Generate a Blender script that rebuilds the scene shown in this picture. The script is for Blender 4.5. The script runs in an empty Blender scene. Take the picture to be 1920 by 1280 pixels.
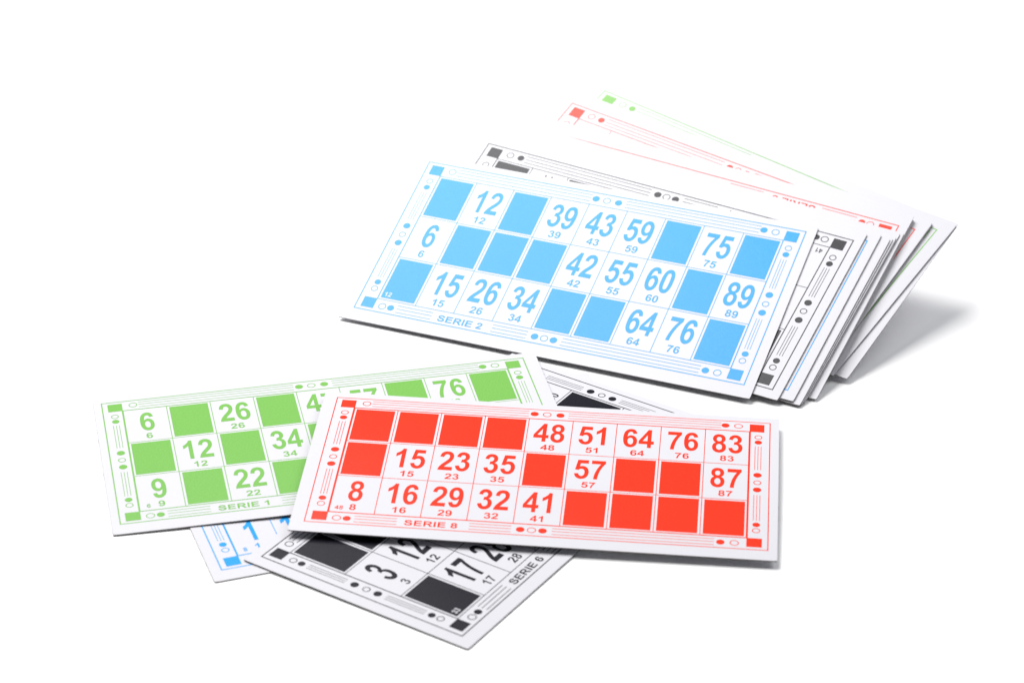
import bpy, math, random
from mathutils import Matrix, Vector
from mathutils.geometry import tessellate_polygon

# ------------------------------------------------------------------ camera, light, exposure
S = bpy.context.scene
COL = S.collection
CAM = [5354.505261, 0.518857, 1.314311, 0.011994]
f_px, pitch, dist, roll = CAM
cam_data = bpy.data.cameras.new('camera')
cam = bpy.data.objects.new('camera', cam_data)
COL.objects.link(cam)
fw = Vector((0, math.cos(pitch), -math.sin(pitch)))
r0 = Vector((1, 0, 0)); u0 = Vector((0, math.sin(pitch), math.cos(pitch)))
r1 = r0 * math.cos(roll) + u0 * math.sin(roll)
u1 = u0 * math.cos(roll) - r0 * math.sin(roll)
M = Matrix((r1, u1, -fw)).transposed().to_4x4()
M.translation = Vector((0, -dist * math.cos(pitch), dist * math.sin(pitch)))
cam.matrix_world = M
cam_data.sensor_width = 36.0
cam_data.lens = f_px / 1920 * 36.0
cam_data.clip_start = 0.05
cam_data.clip_end = 60
cam_data.dof.use_dof = True
cam_data.dof.focus_distance = dist + 0.06 * math.cos(pitch) * -1
cam_data.dof.aperture_fstop = 12.0
S.camera = cam

world = bpy.data.worlds.new('World')
S.world = world
world.use_nodes = True
bg = world.node_tree.nodes['Background']
bg.inputs['Color'].default_value = (0.86, 0.90, 1.0, 1)
bg.inputs['Strength'].default_value = 0.11

def area(name, loc, target, sx, sy, power, color=(1, 1, 1)):
    d = bpy.data.lights.new(name, 'AREA')
    d.shape = 'RECTANGLE'; d.size = sx; d.size_y = sy
    d.energy = power; d.color = color
    o = bpy.data.objects.new(name, d)
    o.location = loc
    o.rotation_euler = (Vector(target) - Vector(loc)).to_track_quat('-Z', 'Y').to_euler()
    COL.objects.link(o)
    return o
area('softbox_behind', (-0.42, 0.52, 1.20), (0.02, 0, 0), 1.0, 0.8, 29.5, (1.0, 0.99, 0.98))
area('softbox_right', (0.75, 0.30, 1.00), (0.05, 0, 0), 0.8, 0.8, 6.5, (0.97, 0.98, 1.0))

S.view_settings.view_transform = 'Standard'
S.view_settings.look = 'None'
S.view_settings.exposure = 0
S.view_settings.gamma = 1
S.view_settings.use_curve_mapping = False
S.cycles.use_denoising = True
S.cycles.max_bounces = 8

# ------------------------------------------------------------------ materials
def nd(nt, t, **kw):
    n = nt.nodes.new(t)
    for k, v in kw.items(): setattr(n, k, v)
    return n

def mat(name, col, rough=0.5, spec=0.5, mottle=0.03, scale=900, bump=0.08, bump_scale=2500, col2=None):
    m = bpy.data.materials.new(name); m.use_nodes = True
    nt = m.node_tree; b = nt.nodes['Principled BSDF']
    b.inputs['Roughness'].default_value = rough
    b.inputs['Specular IOR Level'].default_value = spec
    tc = nd(nt, 'ShaderNodeTexCoord')
    n1 = nd(nt, 'ShaderNodeTexNoise'); n1.inputs['Scale'].default_value = scale; n1.inputs['Detail'].default_value = 4
    nt.links.new(tc.outputs['Object'], n1.inputs['Vector'])
    mx = nd(nt, 'ShaderNodeMix', data_type='RGBA')
    c2 = col2 or tuple(min(1, c * (1 + mottle * 4) + mottle * 0.25) for c in col)
    mx.inputs['A'].default_value = (*col, 1); mx.inputs['B'].default_value = (*c2, 1)
    rp = nd(nt, 'ShaderNodeMapRange'); rp.inputs['From Min'].default_value = 0.35; rp.inputs['From Max'].default_value = 0.75
    nt.links.new(n1.outputs['Fac'], rp.inputs['Value'])
    nt.links.new(rp.outputs['Result'], mx.inputs['Factor'])
    nt.links.new(mx.outputs['Result'], b.inputs['Base Color'])
    n2 = nd(nt, 'ShaderNodeTexNoise'); n2.inputs['Scale'].default_value = bump_scale; n2.inputs['Detail'].default_value = 3
    nt.links.new(tc.outputs['Object'], n2.inputs['Vector'])
    bp = nd(nt, 'ShaderNodeBump'); bp.inputs['Strength'].default_value = bump; bp.inputs['Distance'].default_value = 0.0002
    nt.links.new(n2.outputs['Fac'], bp.inputs['Height'])
    nt.links.new(bp.outputs['Normal'], b.inputs['Normal'])
    return m

M_TABLE = mat('white_table_surface', (0.93, 0.93, 0.93), 0.6, 0.3, 0.0, 20, 0.0)
M_PAPER = mat('white_coated_paper', (0.655, 0.65, 0.685), 0.30, 0.2, 0.004, 700, 0.10)
M_BOARD = mat('grey_board_core', (0.15, 0.13, 0.118), 0.9, 0.1, 0.1, 2500, 0.3, 3000, (0.30, 0.27, 0.245))
INK = {
    'red': mat('red_ink', (0.80, 0.034, 0.010), 0.28, 0.18, 0.035, 1400, 0.10),
    'green': mat('green_ink', (0.175, 0.435, 0.085), 0.28, 0.18, 0.035, 1400, 0.10),
    'blue': mat('blue_ink', (0.006, 0.305, 0.74), 0.28, 0.18, 0.035, 1400, 0.10),
    'black': mat('black_ink', (0.008, 0.008, 0.014), 0.28, 0.18, 0.035, 1400, 0.10),
}

# ------------------------------------------------------------------ lettering outlines (quadratic glyphs, 2048 units per em)
GLYPH = {
'0': "M562 1472Q775 1472 895 1320Q1038 1140 1038 723Q1038 307 894 125Q775 -25 562 -25Q348 -25 217 139.5Q86 304 86 726Q86 1140 230 1322Q349 1472 562 1472ZM562 1239Q511 1239 471 1206.5Q431 1174 409 1090Q380 981 380 723Q380 465 406 368.5Q432 272 471.5 240Q511 208 562 208Q613 208 653 240.5Q693 273 715 357Q744 465 744 723Q744 981 718 1077.5Q692 1174 652.5 1206.5Q613 1239 562 1239Z",
'1': "M806 0H525V1059Q371 915 162 846V1101Q272 1137 401 1237.5Q530 1338 578 1472H806V0Z",
'2': "M1037 261V0H52Q68 148 148 280.5Q228 413 464 632Q654 809 697 872Q755 959 755 1044Q755 1138 704.5 1188.5Q654 1239 565 1239Q477 1239 425 1186Q373 1133 365 1010L85 1038Q110 1270 242 1371Q374 1472 572 1472Q789 1472 913 1355Q1037 1238 1037 1064Q1037 965 1001.5 875.5Q966 786 889 688Q838 623 705 501Q572 379 536.5 338.5Q501 298 478 261H1037Z",
'3': "M76 391L348 424Q361 320 418 265Q475 210 556 210Q643 210 702.5 276Q762 342 762 454Q762 560 705 622Q648 684 566 684Q512 684 437 663L468 892Q582 889 642 941.5Q702 994 702 1081Q702 1155 658 1199Q614 1243 541 1243Q469 1243 418 1193Q367 1143 356 1047L97 1091Q124 1224 178.5 1303.5Q233 1383 330.5 1428.5Q428 1474 549 1474Q756 1474 881 1342Q984 1234 984 1098Q984 905 773 790Q899 763 974.5 669Q1050 575 1050 442Q1050 249 909 113Q768 -23 558 -23Q359 -23 228 91.5Q97 206 76 391Z",
'4': "M638 0V295H38V541L674 1472H910V542H1092V295H910V0H638ZM638 542V1043L301 542H638Z",
'5': "M91 377L371 406Q383 311 442 255.5Q501 200 578 200Q666 200 727 271.5Q788 343 788 487Q788 622 727.5 689.5Q667 757 570 757Q449 757 353 650L125 683L269 1446H1012V1183H482L438 934Q532 981 630 981Q817 981 947 845Q1077 709 1077 492Q1077 311 972 169Q829 -25 575 -25Q372 -25 244 84Q116 193 91 377Z",
'6': "M1039 1107L767 1077Q757 1161 715 1201Q673 1241 606 1241Q517 1241 455.5 1161Q394 1081 378 828Q483 952 639 952Q815 952 940.5 818Q1066 684 1066 472Q1066 247 934 111Q802 -25 595 -25Q373 -25 230 147.5Q87 320 87 713Q87 1116 236 1294Q385 1472 623 1472Q790 1472 899.5 1378.5Q1009 1285 1039 1107ZM402 494Q402 357 465 282.5Q528 208 609 208Q687 208 739 269Q791 330 791 469Q791 612 735 678.5Q679 745 595 745Q514 745 458 681.5Q402 618 402 494Z",
'7': "M84 1185V1446H1046V1241Q927 1124 804 905Q681 686 616.5 439.5Q552 193 553 0H282Q289 303 407.5 619Q526 935 724 1185H84Z",
'8': "M328 791Q219 837 169.5 917.5Q120 998 120 1094Q120 1258 234.5 1365Q349 1472 560 1472Q769 1472 884.5 1365Q1000 1258 1000 1094Q1000 992 947 912.5Q894 833 798 791Q920 742 983.5 648Q1047 554 1047 431Q1047 228 917.5 101Q788 -26 573 -26Q373 -26 240 79Q83 203 83 419Q83 538 142 637.5Q201 737 328 791ZM386 1075Q386 991 433.5 944Q481 897 560 897Q640 897 688 944.5Q736 992 736 1076Q736 1155 688.5 1202.5Q641 1250 563 1250Q482 1250 434 1202Q386 1154 386 1075ZM360 447Q360 331 419.5 266Q479 201 568 201Q655 201 712 263.5Q769 326 769 444Q769 547 711 609.5Q653 672 564 672Q461 672 410.5 601Q360 530 360 447Z",
'9': "M93 339L365 369Q375 286 417 246Q459 206 528 206Q615 206 676 286Q737 366 754 618Q648 495 489 495Q316 495 190.5 628.5Q65 762 65 976Q65 1199 197.5 1335.5Q330 1472 535 1472Q758 1472 901 1299.5Q1044 1127 1044 732Q1044 330 895 152Q746 -26 507 -26Q335 -26 229 65.5Q123 157 93 339ZM729 953Q729 1089 666.5 1164Q604 1239 522 1239Q444 1239 392.5 1177.5Q341 1116 341 976Q341 834 397 767.5Q453 701 537 701Q618 701 673.5 765Q729 829 729 953Z",
'S': "M74 477L362 505Q388 360 467.5 292Q547 224 682 224Q825 224 897.5 284.5Q970 345 970 426Q970 478 939.5 514.5Q909 551 833 578Q781 596 596 642Q358 701 262 787Q127 908 127 1082Q127 1194 190.5 1291.5Q254 1389 373.5 1440Q493 1491 662 1491Q938 1491 1077.5 1370Q1217 1249 1224 1047L928 1034Q909 1147 846.5 1196.5Q784 1246 659 1246Q530 1246 457 1193Q410 1159 410 1102Q410 1050 454 1013Q510 966 726 915Q942 864 1045.5 809.5Q1149 755 1207.5 660.5Q1266 566 1266 427Q1266 301 1196 191Q1126 81 998 27.5Q870 -26 679 -26Q401 -26 252 102.5Q103 231 74 477Z",
'E': "M149 0V1466H1236V1218H445V893H1181V646H445V247H1264V0H149Z",
'R': "M150 0V1466H773Q1008 1466 1114.5 1426.5Q1221 1387 1285 1286Q1349 1185 1349 1055Q1349 890 1252 782.5Q1155 675 962 647Q1058 591 1120.5 524Q1183 457 1289 286L1468 0H1114L900 319Q786 490 744 534.5Q702 579 655 595.5Q608 612 506 612H446V0H150ZM446 846H665Q878 846 931 864Q984 882 1014 926Q1044 970 1044 1036Q1044 1110 1004.5 1155.5Q965 1201 893 1213Q857 1218 677 1218H446V846Z",
'I': "M140 0V1466H436V0H140Z",
}
ADV = dict({c: 1139 for c in '0123456789'}, S=1366, E=1366, R=1479, I=569)
ADV[' '] = 569

def parse(path):
    import re
    tok = re.findall(r'[MLHVQZ]|-?\d+\.?\d*', path)
    loops, cur, i, x, y, cmd = [], [], 0, 0.0, 0.0, ''
    while i < len(tok):
        if tok[i].isalpha():
            cmd = tok[i]; i += 1
            if cmd == 'Z':
                if (Vector(cur[0]) - Vector(cur[-1])).length < 1: cur.pop()
                loops.append(cur); cur = []
                continue
        if cmd in 'ML':
            x, y = float(tok[i]), float(tok[i + 1]); i += 2; cur.append((x, y))
        elif cmd == 'H':
            x = float(tok[i]); i += 1; cur.append((x, y))
        elif cmd == 'V':
            y = float(tok[i]); i += 1; cur.append((x, y))
        elif cmd == 'Q':
            cx, cy, ex, ey = (float(t) for t in tok[i:i + 4]); i += 4
            for k in range(1, 6):
                t = k / 5
                cur.append(((1 - t) ** 2 * x + 2 * t * (1 - t) * cx + t * t * ex, (1 - t) ** 2 * y + 2 * t * (1 - t) * cy + t * t * ey))
            x, y = ex, ey
    return loops
TESS = {}
for ch, path in GLYPH.items():
    loops = parse(path)
    pl = [[Vector((px, py, 0)) for px, py in lp] for lp in loops]
    TESS[ch] = ([(v.x, v.y) for lp in pl for v in lp], [tuple(t) for t in tessellate_polygon(pl)])

# ------------------------------------------------------------------ flat print builder (millimetres on the card face)
def warp_z(x, y, w):                                   # millimetres off flat for a point in metres on the card
    u, t = x / 0.1, y / 0.05
    return w[0] * (u * u - .33) + w[1] * (t * t - .33) + w[2] * u * t

class Ink:
    def __init__(self): self.v, self.f = [], []
    def poly(self, pts, z=0.0):
        n = len(self.v)
        self.v += [(x * 1e-3, y * 1e-3, z * 1e-3) for x, y in pts]
        self.f.append(tuple(range(n, n + len(pts))))
    def rect(self, x0, y0, x1, y1, z=0.0):
        nx, ny = max(1, math.ceil((x1 - x0) / 5)), max(1, math.ceil((y1 - y0) / 5))
        b = len(self.v)
        for j in range(ny + 1):
            for i in range(nx + 1):
                self.v.append(((x0 + (x1 - x0) * i / nx) * 1e-3, (y0 + (y1 - y0) * j / ny) * 1e-3, z * 1e-3))
        for j in range(ny):
            for i in range(nx):
                q = b + j * (nx + 1) + i
                self.f.append((q, q + 1, q + nx + 2, q + nx + 1))
    def disc(self, x, y, r, z=0.0, n=36): self.poly([(x + r * math.cos(2 * math.pi * k / n), y + r * math.sin(2 * math.pi * k / n)) for k in range(n)], z)
    def ring(self, x, y, r, w, z=0.0, n=40):
        b = len(self.v)
        for k in range(n):
            c, s = math.cos(2 * math.pi * k / n), math.sin(2 * math.pi * k / n)
            self.v += [((x + r * c) * 1e-3, (y + r * s) * 1e-3, z * 1e-3), ((x + (r - w) * c) * 1e-3, (y + (r - w) * s) * 1e-3, z * 1e-3)]
        for k in range(n):
            j = (k + 1) % n
            self.f.append((b + 2 * k, b + 2 * j, b + 2 * j + 1, b + 2 * k + 1))
    def frame(self, hx, hy, wx, wy, z=0.0):       # a rectangle outline centred on the card, line widths wx (sides) and wy (top and bottom)
        self.rect(-hx, -hy, hx, -hy + wy, z); self.rect(-hx, hy - wy, hx, hy, z)
        self.rect(-hx, -hy + wy, -hx + wx, hy - wy, z); self.rect(hx - wx, -hy + wy, hx, hy - wy, z)
    def text(self, s, cx, base, sx, sy, z=0.0):
        wid = sum(ADV[c] for c in s) * sx
        x = cx - wid / 2
        for c in s:
            if c in TESS:
                pv, pf = TESS[c]; n = len(self.v)
                self.v += [((x + px * sx) * 1e-3, (base + py * sy) * 1e-3, z * 1e-3) for px, py in pv]
                self.f += [tuple(n + k for k in t) for t in pf]
            x += ADV[c] * sx
    def build(self, name, material, parent, off, warp):
        me = bpy.data.meshes.new(name)
        me.from_pydata([(x + off[0], y + off[1], z + warp_z(x + off[0], y + off[1], warp) * 1e-3) for x, y, z in self.v], [], self.f)
        me.materials.append(material)
        for p in me.polygons:
            if p.normal.z < 0: p.flip()
        me.update()
        o = bpy.data.objects.new(name, me); COL.objects.link(o); o.parent = parent
        return o

LAY = [0.10913, 0.004717, 0.008903, 0.008183]
CARD_W, CARD_H = 200.0, LAY[0] * 1e3
FX, FY = 100 - LAY[1] * 1e3, 53.86 - LAY[1] * 1e3            # outer printed frame, half sizes
IX, IY = FX - LAY[2] * 1e3, FY - LAY[3] * 1e3                     # number grid, half sizes
CW, CH = 2 * IX / 9, 2 * IY / 3
THICK = 0.00055

def card_stock(parent, rng, thick, warp):
    """White faced grey board: worn corners, faintly uneven cut edge, rolled top arris."""
    hx, hy, NX, NY = CARD_W / 2000, CARD_H / 2000, 100, 54
    me = bpy.data.meshes.new('card_stock')
    v, f, mi = [], [], []
    def wander(n, amp, nick):
        out, w = [], 0
        for k in range(n):
            w = 0.6 * w + rng.uniform(-1, 1) * amp
            out.append(w - (rng.uniform(0.5, 1.5) * nick if rng.random() < 0.06 else 0))
        return out
    def layer(z, inset, amp, nick):
        b = len(v)
        l, r_, bt, tp = wander(NY + 1, amp, nick), wander(NY + 1, amp, nick), wander(NX + 1, amp, nick), wander(NX + 1, amp, nick)
        for j in range(NY + 1):
            for i in range(NX + 1):
                x, y = -hx + 2 * hx * i / NX, -hy + 2 * hy * j / NY
                if i == 0: x += inset - l[j]
                if i == NX: x -= inset - r_[j]
                if j == 0: y += inset - bt[i]
                if j == NY: y -= inset - tp[i]
                if i in (0, NX) and j in (0, NY):             # corners knocked in a little
                    x -= math.copysign(0.00018, x); y -= math.copysign(0.00018, y)
                v.append((x, y, z + warp_z(x, y, warp) * 1e-3))
        return b
    rim = list(range(NX)) + [j * (NX + 1) + NX for j in range(NY)] + [NY * (NX + 1) + i for i in range(NX, 0, -1)] + [j * (NX + 1) for j in range(NY, 0, -1)]
    t0 = layer(0, 0.00010, 0.000015, 0)
    for j in range(NY):
        for i in range(NX):
            q = t0 + j * (NX + 1) + i
            f.append((q, q + 1, q + NX + 2, q + NX + 1)); mi.append(0)
    b0 = layer(-thick, 0.00006, 0.00003, 0.00012)
    for j in range(NY):
        for i in range(NX):
            q = b0 + j * (NX + 1) + i
            f.append((q, q + NX + 1, q + NX + 2, q + 1)); mi.append(0)
    def rim_layer(z, amp, nick):
        b = len(v); ws = wander(len(rim), amp, nick)
        for k, q in enumerate(rim):
            i, j = q % (NX + 1), q // (NX + 1)
            x, y = -hx + 2 * hx * i / NX, -hy + 2 * hy * j / NY
            if i in (0, NX) and j in (0, NY): x -= math.copysign(0.00015, x); y -= math.copysign(0.00015, y)
            elif i in (0, NX): x += math.copysign(ws[k], x)
            else: y += math.copysign(ws[k], y)
            v.append((x, y, z + warp_z(x, y, warp) * 1e-3))
        return b
    r1 = rim_layer(-0.00006, 0.00002, 0.00002)
    r2 = rim_layer(-thick * 0.55, 0.00004, 0.00010)
    R = [[t0 + q for q in rim], [r1 + k for k in range(len(rim))], [r2 + k for k in range(len(rim))], [b0 + q for q in rim]]
    for s in range(3):
        for k in range(len(rim)):
            n = (k + 1) % len(rim)
            f.append((R[s][k], R[s + 1][k], R[s + 1][n], R[s][n])); mi.append(0 if s == 0 else 1)
    me.from_pydata(v, [], f)
    me.materials.append(M_PAPER); me.materials.append(M_BOARD)
    for p, m_ in zip(me.polygons, mi):
        p.material_index = m_
    me.update()
    o = bpy.data.objects.new('card_stock', me); COL.objects.link(o); o.parent = parent
    return o

def border_print(fine, heavy):
    k = Ink()
    k.frame(FX, FY, fine, fine)
    yb = (IY + FY) / 2; xb = 90.1; RO, RF, RW = 1.9, 1.74, 0.4
    for sx in (-1, 1):
        for sy in (-1, 1):
            k.rect(min(sx * 86.25, sx * 92.6), min(sy * 40.95, sy * 47.2), max(sx * 86.25, sx * 92.6), max(sy * 40.95, sy * 47.2), 0.012)
    for sy in (-1, 1):
        for dy in (2.05, 0.1, -2.05):
            y = sy * yb + dy
            if sy < 0:
                k.rect(-75, y - .17, -57.3, y + .17); k.rect(-27.4, y - .17, -10.1, y + .17); k.rect(6.7, y - .17, 73.1, y + .17)
            else:
                k.rect(-79.1, y - .17, -10.1, y + .17); k.rect(7.2, y - .17, 73.9, y + .17)
        if sy < 0:
            k.ring(-82.25, -yb, RO, RW); k.disc(-78.0, -yb, RF - .05)
            tri = (-6.3, -1.65, 2.9)
        else:
            k.ring(-81.5, yb, RO, RW); tri = (-7.65, -2.15, 3.65)
        k.disc(tri[0], sy * yb, RF + .05); k.ring(tri[1], sy * yb, RO, RW); k.disc(tri[2], sy * yb, RF + .05)
        k.disc(75.7, sy * yb, RF); k.ring(81.35, sy * yb, RO, RW)
    for sx in (-1, 1):
        x = sx * xb
        for y in (36.6, 0.3, -35.4): k.ring(x, y, RO - (.2 if y else 0), RW)
        for y, r in ((32.4, 1.6), (6.1, 1.78), (-5.2, 1.78), (-31.2, 1.6)): k.disc(x, y, r)
        for dx in (-1.28, 0, 1.28):
            k.rect(x + dx - .13, 10.3, x + dx + .13, 29.1); k.rect(x + dx - .13, -28.2, x + dx + .13, -9.2)
    return k

def grid_lines(heavy):
    k = Ink()
    k.frame(IX + heavy / 2, IY + heavy * .35, heavy, heavy * .7, 0.006)
    for c in range(1, 9): k.rect(-IX + c * CW - .17, -IY, -IX + c * CW + .17, IY)
    for r in (1, 2):
        for c in range(9): k.rect(-IX + c * CW + .17, -IY + r * CH - .16, -IX + (c + 1) * CW - .17, -IY + r * CH + .16)
    return k

def tag(o, label, group=None):
    o['label'] = label; o['category'] = 'bingo card'
    if group: o['group'] = group

def bingo_card(pose, off, colour, label, rows=None, series=None, tiny=None, heavy=0.75, fine=0.52, seed=1, lift=0.0, group='printed bingo cards', thick=THICK, bare=False, blank=False, warp=(0.0, 0.0, -0.4)):
    rng = random.Random(seed)
    e = bpy.data.objects.new('bingo_card', None); COL.objects.link(e)
    e.empty_display_size = 0.02
    m = Matrix([list(r) for r in pose] + [[0, 0, 0, 1]]); m.translation.z += lift[1] if isinstance(lift, tuple) else lift
    if isinstance(lift, tuple): m.translation.y += lift[0]
    e.matrix_world = m
    tag(e, label, group)
    card_stock(e, rng, thick, warp)
    if blank: return e
    ink = INK[colour]
    Z0 = 0.03
    def place(k, name, z, material=ink):
        o = k.build(name, material, e, off, warp); o.location = (0, 0, z * 1e-3); return o
    place(border_print(fine, heavy), 'border_print', Z0)
    if bare: return e
    place(grid_lines(heavy), 'grid_lines', Z0 + .004)
    if series:
        k = Ink(); k.text('SERIE ' + series, -43.15, -47.15, .00286, .00250); place(k, 'series_lettering', Z0 + .02)
    for r, row in enumerate(rows):
        yc = IY - CH * (r + .5)
        for c, n in enumerate(row):
            xc = -IX + CW * (c + .5)
            if n == 0:
                k = Ink(); k.rect(xc - CW / 2 + 1.12, yc - CH / 2 + 1.05, xc + CW / 2 - 1.12, yc + CH / 2 - 1.05); place(k, 'filled_square', Z0)
            elif n:
                k = Ink(); k.text(str(n), xc + .1, yc - 4.75, .00621, .01005); big = place(k, 'number', Z0)
                k = Ink(); k.text(str(n), xc + .1, yc - 11.45, .0028, .0029); sm = k.build('small_number', ink, big, off, warp)
    if tiny:
        dark = rows[2][0] == 0
        k = Ink(); k.text(tiny, -82.3, -38.75, .00160, .0018); place(k, 'serial_number', Z0 + .02, M_PAPER if dark else ink)
    return e

# ------------------------------------------------------------------ the surface
me = bpy.data.meshes.new('table')
me.from_pydata([(-6, -6, 0), (6, -6, 0), (6, 10, 0), (-6, 10, 0)], [], [(0, 1, 2, 3)])
me.materials.append(M_TABLE)
table = bpy.data.objects.new('table', me); COL.objects.link(table)
table['kind'] = 'structure'

# ------------------------------------------------------------------ the cards (poses: rows of the 3x4 matrix; print offset)
POSES = {
    'red': ([[0.99663, 0.0818, 0.00612, 0.01315], [-0.08173, 0.99659, -0.01134, -0.11941], [-0.00702, 0.0108, 0.99992, 0.00474]], (0.00098, 0.00127)),
    'green': ([[0.97794, -0.20835, -0.01483, -0.07617], [0.20829, 0.97805, -0.00539, -0.09094], [0.01563, 0.00218, 0.99988, 0.00238]], (-0.00128, 0.00164)),
    'black': ([[0.53838, -0.8427, 0.00141, -0.00776], [0.84269, 0.53837, -0.00554, -0.12761], [0.0039, 0.00417, 0.99998, 0.00138]], (0.00082, 0.00088)),
    'under': ([[0.9426, -0.33392, 2e-05, -0.04183], [0.33392, 0.9426, -0.0001, -0.11295], [2e-05, 0.0001, 1.0, 0.0007]], (-0.00010, 0.00179)),
    'blue': ([[0.9342, 0.3358, -0.12047, 0.03064], [-0.35675, 0.87955, -0.31483, 0.02953], [0.00024, 0.33709, 0.94147, 0.02113]], (0.00012, 0.00161)),
    'A': ([[0.89606, 0.42731, -0.12031, 0.05164], [-0.44266, 0.83958, -0.31491, 0.03468], [-0.03355, 0.33543, 0.94147, 0.02455]], (0.00054, -0.00058)),
    'C3': ([[0.89752, 0.42429, -0.12016, 0.05832], [-0.43977, 0.84107, -0.31497, 0.03411], [-0.03258, 0.33554, 0.94146, 0.02429]], (0.00020, -0.00043)),
    'red1': ([[0.89248, 0.435, -0.11942, 0.07478], [-0.44955, 0.83575, -0.31532, 0.04961], [-0.03736, 0.3351, 0.94144, 0.02691]], (0.00041, -0.00234)),
    'red2': ([[0.83766, 0.53307, -0.11902, 0.08342], [-0.54097, 0.77963, -0.3155, 0.05972], [-0.07539, 0.32867, 0.94143, 0.02889]], (-0.00040, -0.00164)),
    'green2': ([[0.80715, 0.57828, -0.11875, 0.09537], [-0.58288, 0.74875, -0.31562, 0.06495], [-0.09361, 0.32397, 0.94143, 0.03043]], (-0.00148, -0.00168)),
    'C4': ([[0.89297, 0.43382, -0.12002, 0.06213], [-0.44865, 0.83634, -0.31504, 0.03308], [-0.0363, 0.33517, 0.94146, 0.02351]], (0.00000, -0.00120)),
    'C5': ([[0.8813, 0.45715, -0.11966, 0.06724], [-0.47036, 0.82426, -0.31521, 0.04122], [-0.04547, 0.33407, 0.94145, 0.02464]], (0.00000, -0.00120)),
    'C6': ([[0.89607, 0.42752, -0.11954, 0.06927], [-0.44258, 0.83948, -0.31526, 0.03832], [-0.03443, 0.3354, 0.94145, 0.02318]], (0.00000, -0.00120)),
    'C4b': ([[0.89124, 0.43741, -0.1199, 0.06351], [-0.45197, 0.83453, -0.3151, 0.03442], [-0.03777, 0.33501, 0.94146, 0.02339]], (0.00000, -0.00120)),
    'C5b': ([[0.88915, 0.44167, -0.11978, 0.0652], [-0.45591, 0.83236, -0.31515, 0.03626], [-0.03949, 0.33482, 0.94145, 0.02347]], (0.00000, -0.00120)),
    'R7b': ([[0.89133, 0.43741, -0.11917, 0.07496], [-0.45171, 0.83454, -0.31543, 0.04964], [-0.03852, 0.33498, 0.94144, 0.02536]], (0.00000, -0.00120)),
    'R7': ([[0.89284, 0.43428, -0.11929, 0.07419], [-0.44882, 0.83612, -0.31537, 0.04833], [-0.03722, 0.33512, 0.94144, 0.02561]], (0.00000, -0.00120)),
    'T9': ([[0.83493, 0.53735, -0.11889, 0.08387], [-0.54491, 0.77685, -0.31556, 0.06074], [-0.0772, 0.32825, 0.94143, 0.02849]], (0.00000, -0.00000)),
    'W11': ([[0.83692, 0.53433, -0.1186, 0.09611], [-0.54199, 0.77884, -0.31569, 0.06101], [-0.07631, 0.32849, 0.94142, 0.02828]], (-0.00000, -0.00120)),
}
def card(key, colour, label, **kw):
    pose, off = POSES[key]
    if key in ('A', 'C3', 'red1', 'red2', 'green2'):          # these lie upside down
        pose = [[-r[0], -r[1], r[2], r[3]] for r in pose]; off = (-off[0], -off[1])
    if kw.get('group') == PILE and key: kw['lift'] = (0.00085, -0.0005); kw['thick'] = 0.0005 if key in ('blue', 'W11') else 0.0006
    return bingo_card(pose, off, colour, label, seed=sum(map(ord, key)), **kw)

SPREAD, PILE = 'bingo cards spread in front', 'bingo cards fanned in the pile'
card('under', 'blue', warp=(0, 0, 0), lift=-.00012,label= 'strong blue bingo card mostly hidden under the green and black cards, at lower left', group=SPREAD, tiny='8', series='4', heavy=.8,
     rows=[[0, 11, 0, 37, 0, 0, 64, 75, 81], [4, 0, 28, 0, 43, 56, 0, 0, 88], [1, 14, 0, 31, 0, 58, 0, 79, 0]])
card('black', 'black', warp=(.15, 0, -.08),label= 'black printed SERIE 6 bingo card turned sideways beneath the red card', group=SPREAD, lift=-.00005, tiny='33', series='6', heavy=.5,
     rows=[[0, 0, 20, 0, 48, 0, 62, 71, 90], [3, 12, 24, 37, 0, 55, 0, 0, 0], [0, 17, 28, 0, 44, 0, 66, 78, 0]])
card('green', 'green', warp=(0, -.1, 0.05),label= 'light green SERIE 1 bingo card at far left, its right half under the red card', group=SPREAD, lift=.0001, tiny='6', series='1',
     rows=[[6, 0, 26, 0, 47, 57, 0, 76, 0], [0, 12, 0, 34, 0, 52, 68, 0, 85], [9, 0, 22, 0, 45, 0, 61, 0, 81]])
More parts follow.
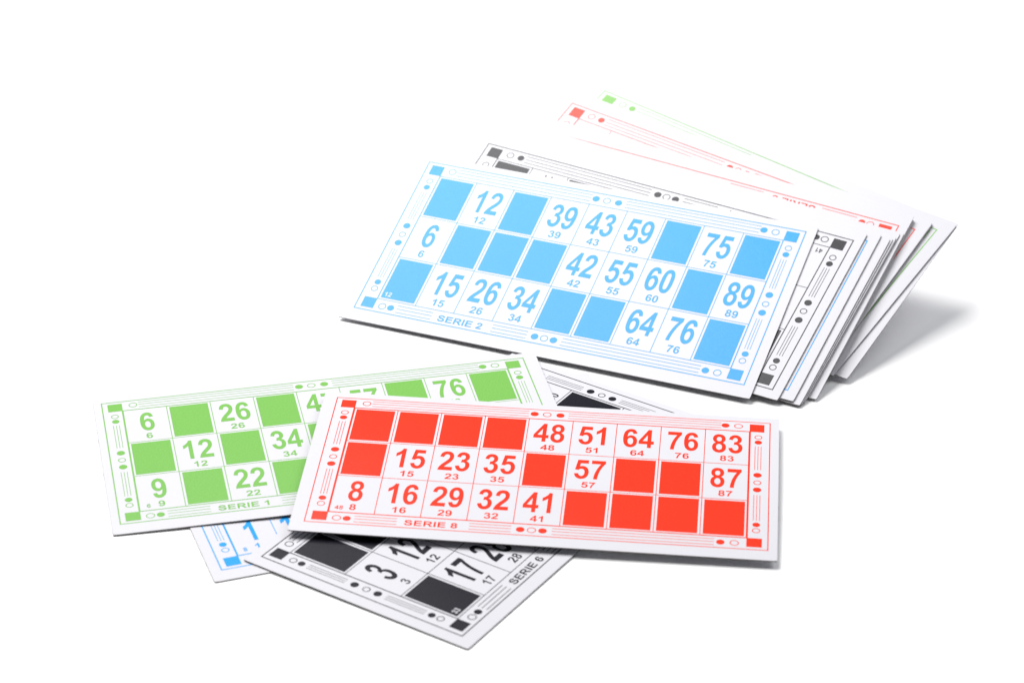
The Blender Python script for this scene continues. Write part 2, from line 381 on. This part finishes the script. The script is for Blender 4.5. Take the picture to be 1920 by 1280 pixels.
card('red', 'red', warp=(0.1, -.5, 0),label= 'red SERIE 8 bingo card in front, uncovered, lying over the green and black cards', group=SPREAD, lift=.0002, tiny='48', series='8', heavy=.85, fine=.45,
     rows=[[0, 0, 0, 0, 48, 51, 64, 76, 83], [0, 15, 23, 35, 0, 57, 0, 0, 87], [8, 16, 29, 32, 41, 0, 0, 0, 0]])
card('blue', 'blue', 'sky blue SERIE 2 bingo card lying uncovered on top of the fanned pile', group=PILE, tiny='12', series='2', heavy=.5,
     rows=[[0, 12, 0, 39, 43, 59, 0, 75, 0], [6, 0, 0, 0, 42, 55, 60, 0, 89], [0, 15, 26, 34, 0, 0, 64, 76, 0]])
card('A', 'black', 'black printed bingo card directly under the sky blue top card, upside down', group=PILE, tiny='41', series='7', heavy=.5,
     rows=[[0, 13, 25, 0, 0, 52, 0, 70, 82], [5, 0, 0, 33, 46, 0, 63, 0, 0], [7, 0, 21, 0, 49, 54, 0, 77, 0]])
card('C3', 'blue', 'bingo card with a thin blue frame line just right of the black printed pile card', group=PILE, bare=True)
for key, colour, label in (('C4', 'green', 'bingo card with a wide blank white margin beneath the blue framed pile card'),
                           ('C4b', 'red', 'bingo card showing only a grey cut edge, first edge right of the blank white margin'),
                           ('C5b', 'blue', 'bingo card showing only a grey cut edge, second edge right of the blank white margin'),
                           ('C5', 'red', 'bingo card showing only a grey cut edge, third edge right of the blank white margin'),
                           ('C6', 'black', 'bingo card showing only a grey cut edge, just above the tall red framed pile card')):
    card(key, colour, label, group=PILE, blank=True)
card('red1', 'red', 'upside down red framed bingo card with half hidden SERIE lettering along its top edge', group=PILE, series='5', heavy=.6,
     rows=[[None] * 9, [None] * 9, [None] * 9])
card('R7', 'green', 'bingo card showing only its grey edge, first beneath the red card with upside down lettering', group=PILE, blank=True)
card('R7b', 'black', 'bingo card showing only its grey edge, second beneath the red card with upside down lettering', group=PILE, blank=True)
card('red2', 'red', 'red bingo card turned further round, red corner square and dots showing behind the pile', group=PILE, series='3', heavy=.6,
     rows=[[None] * 9, [None] * 9, [None] * 9])
card('T9', 'black', 'thin bingo card edge between the red and the green cards fanned at the right', group=PILE, blank=True)
card('green2', 'green', 'pale green bingo card fanned farthest back, green corner square at the top of the pile', group=PILE, bare=True)
card('W11', 'blue', 'bottom card of the fan, blank white margin raised over soft grey shadow', group=PILE, blank=True)
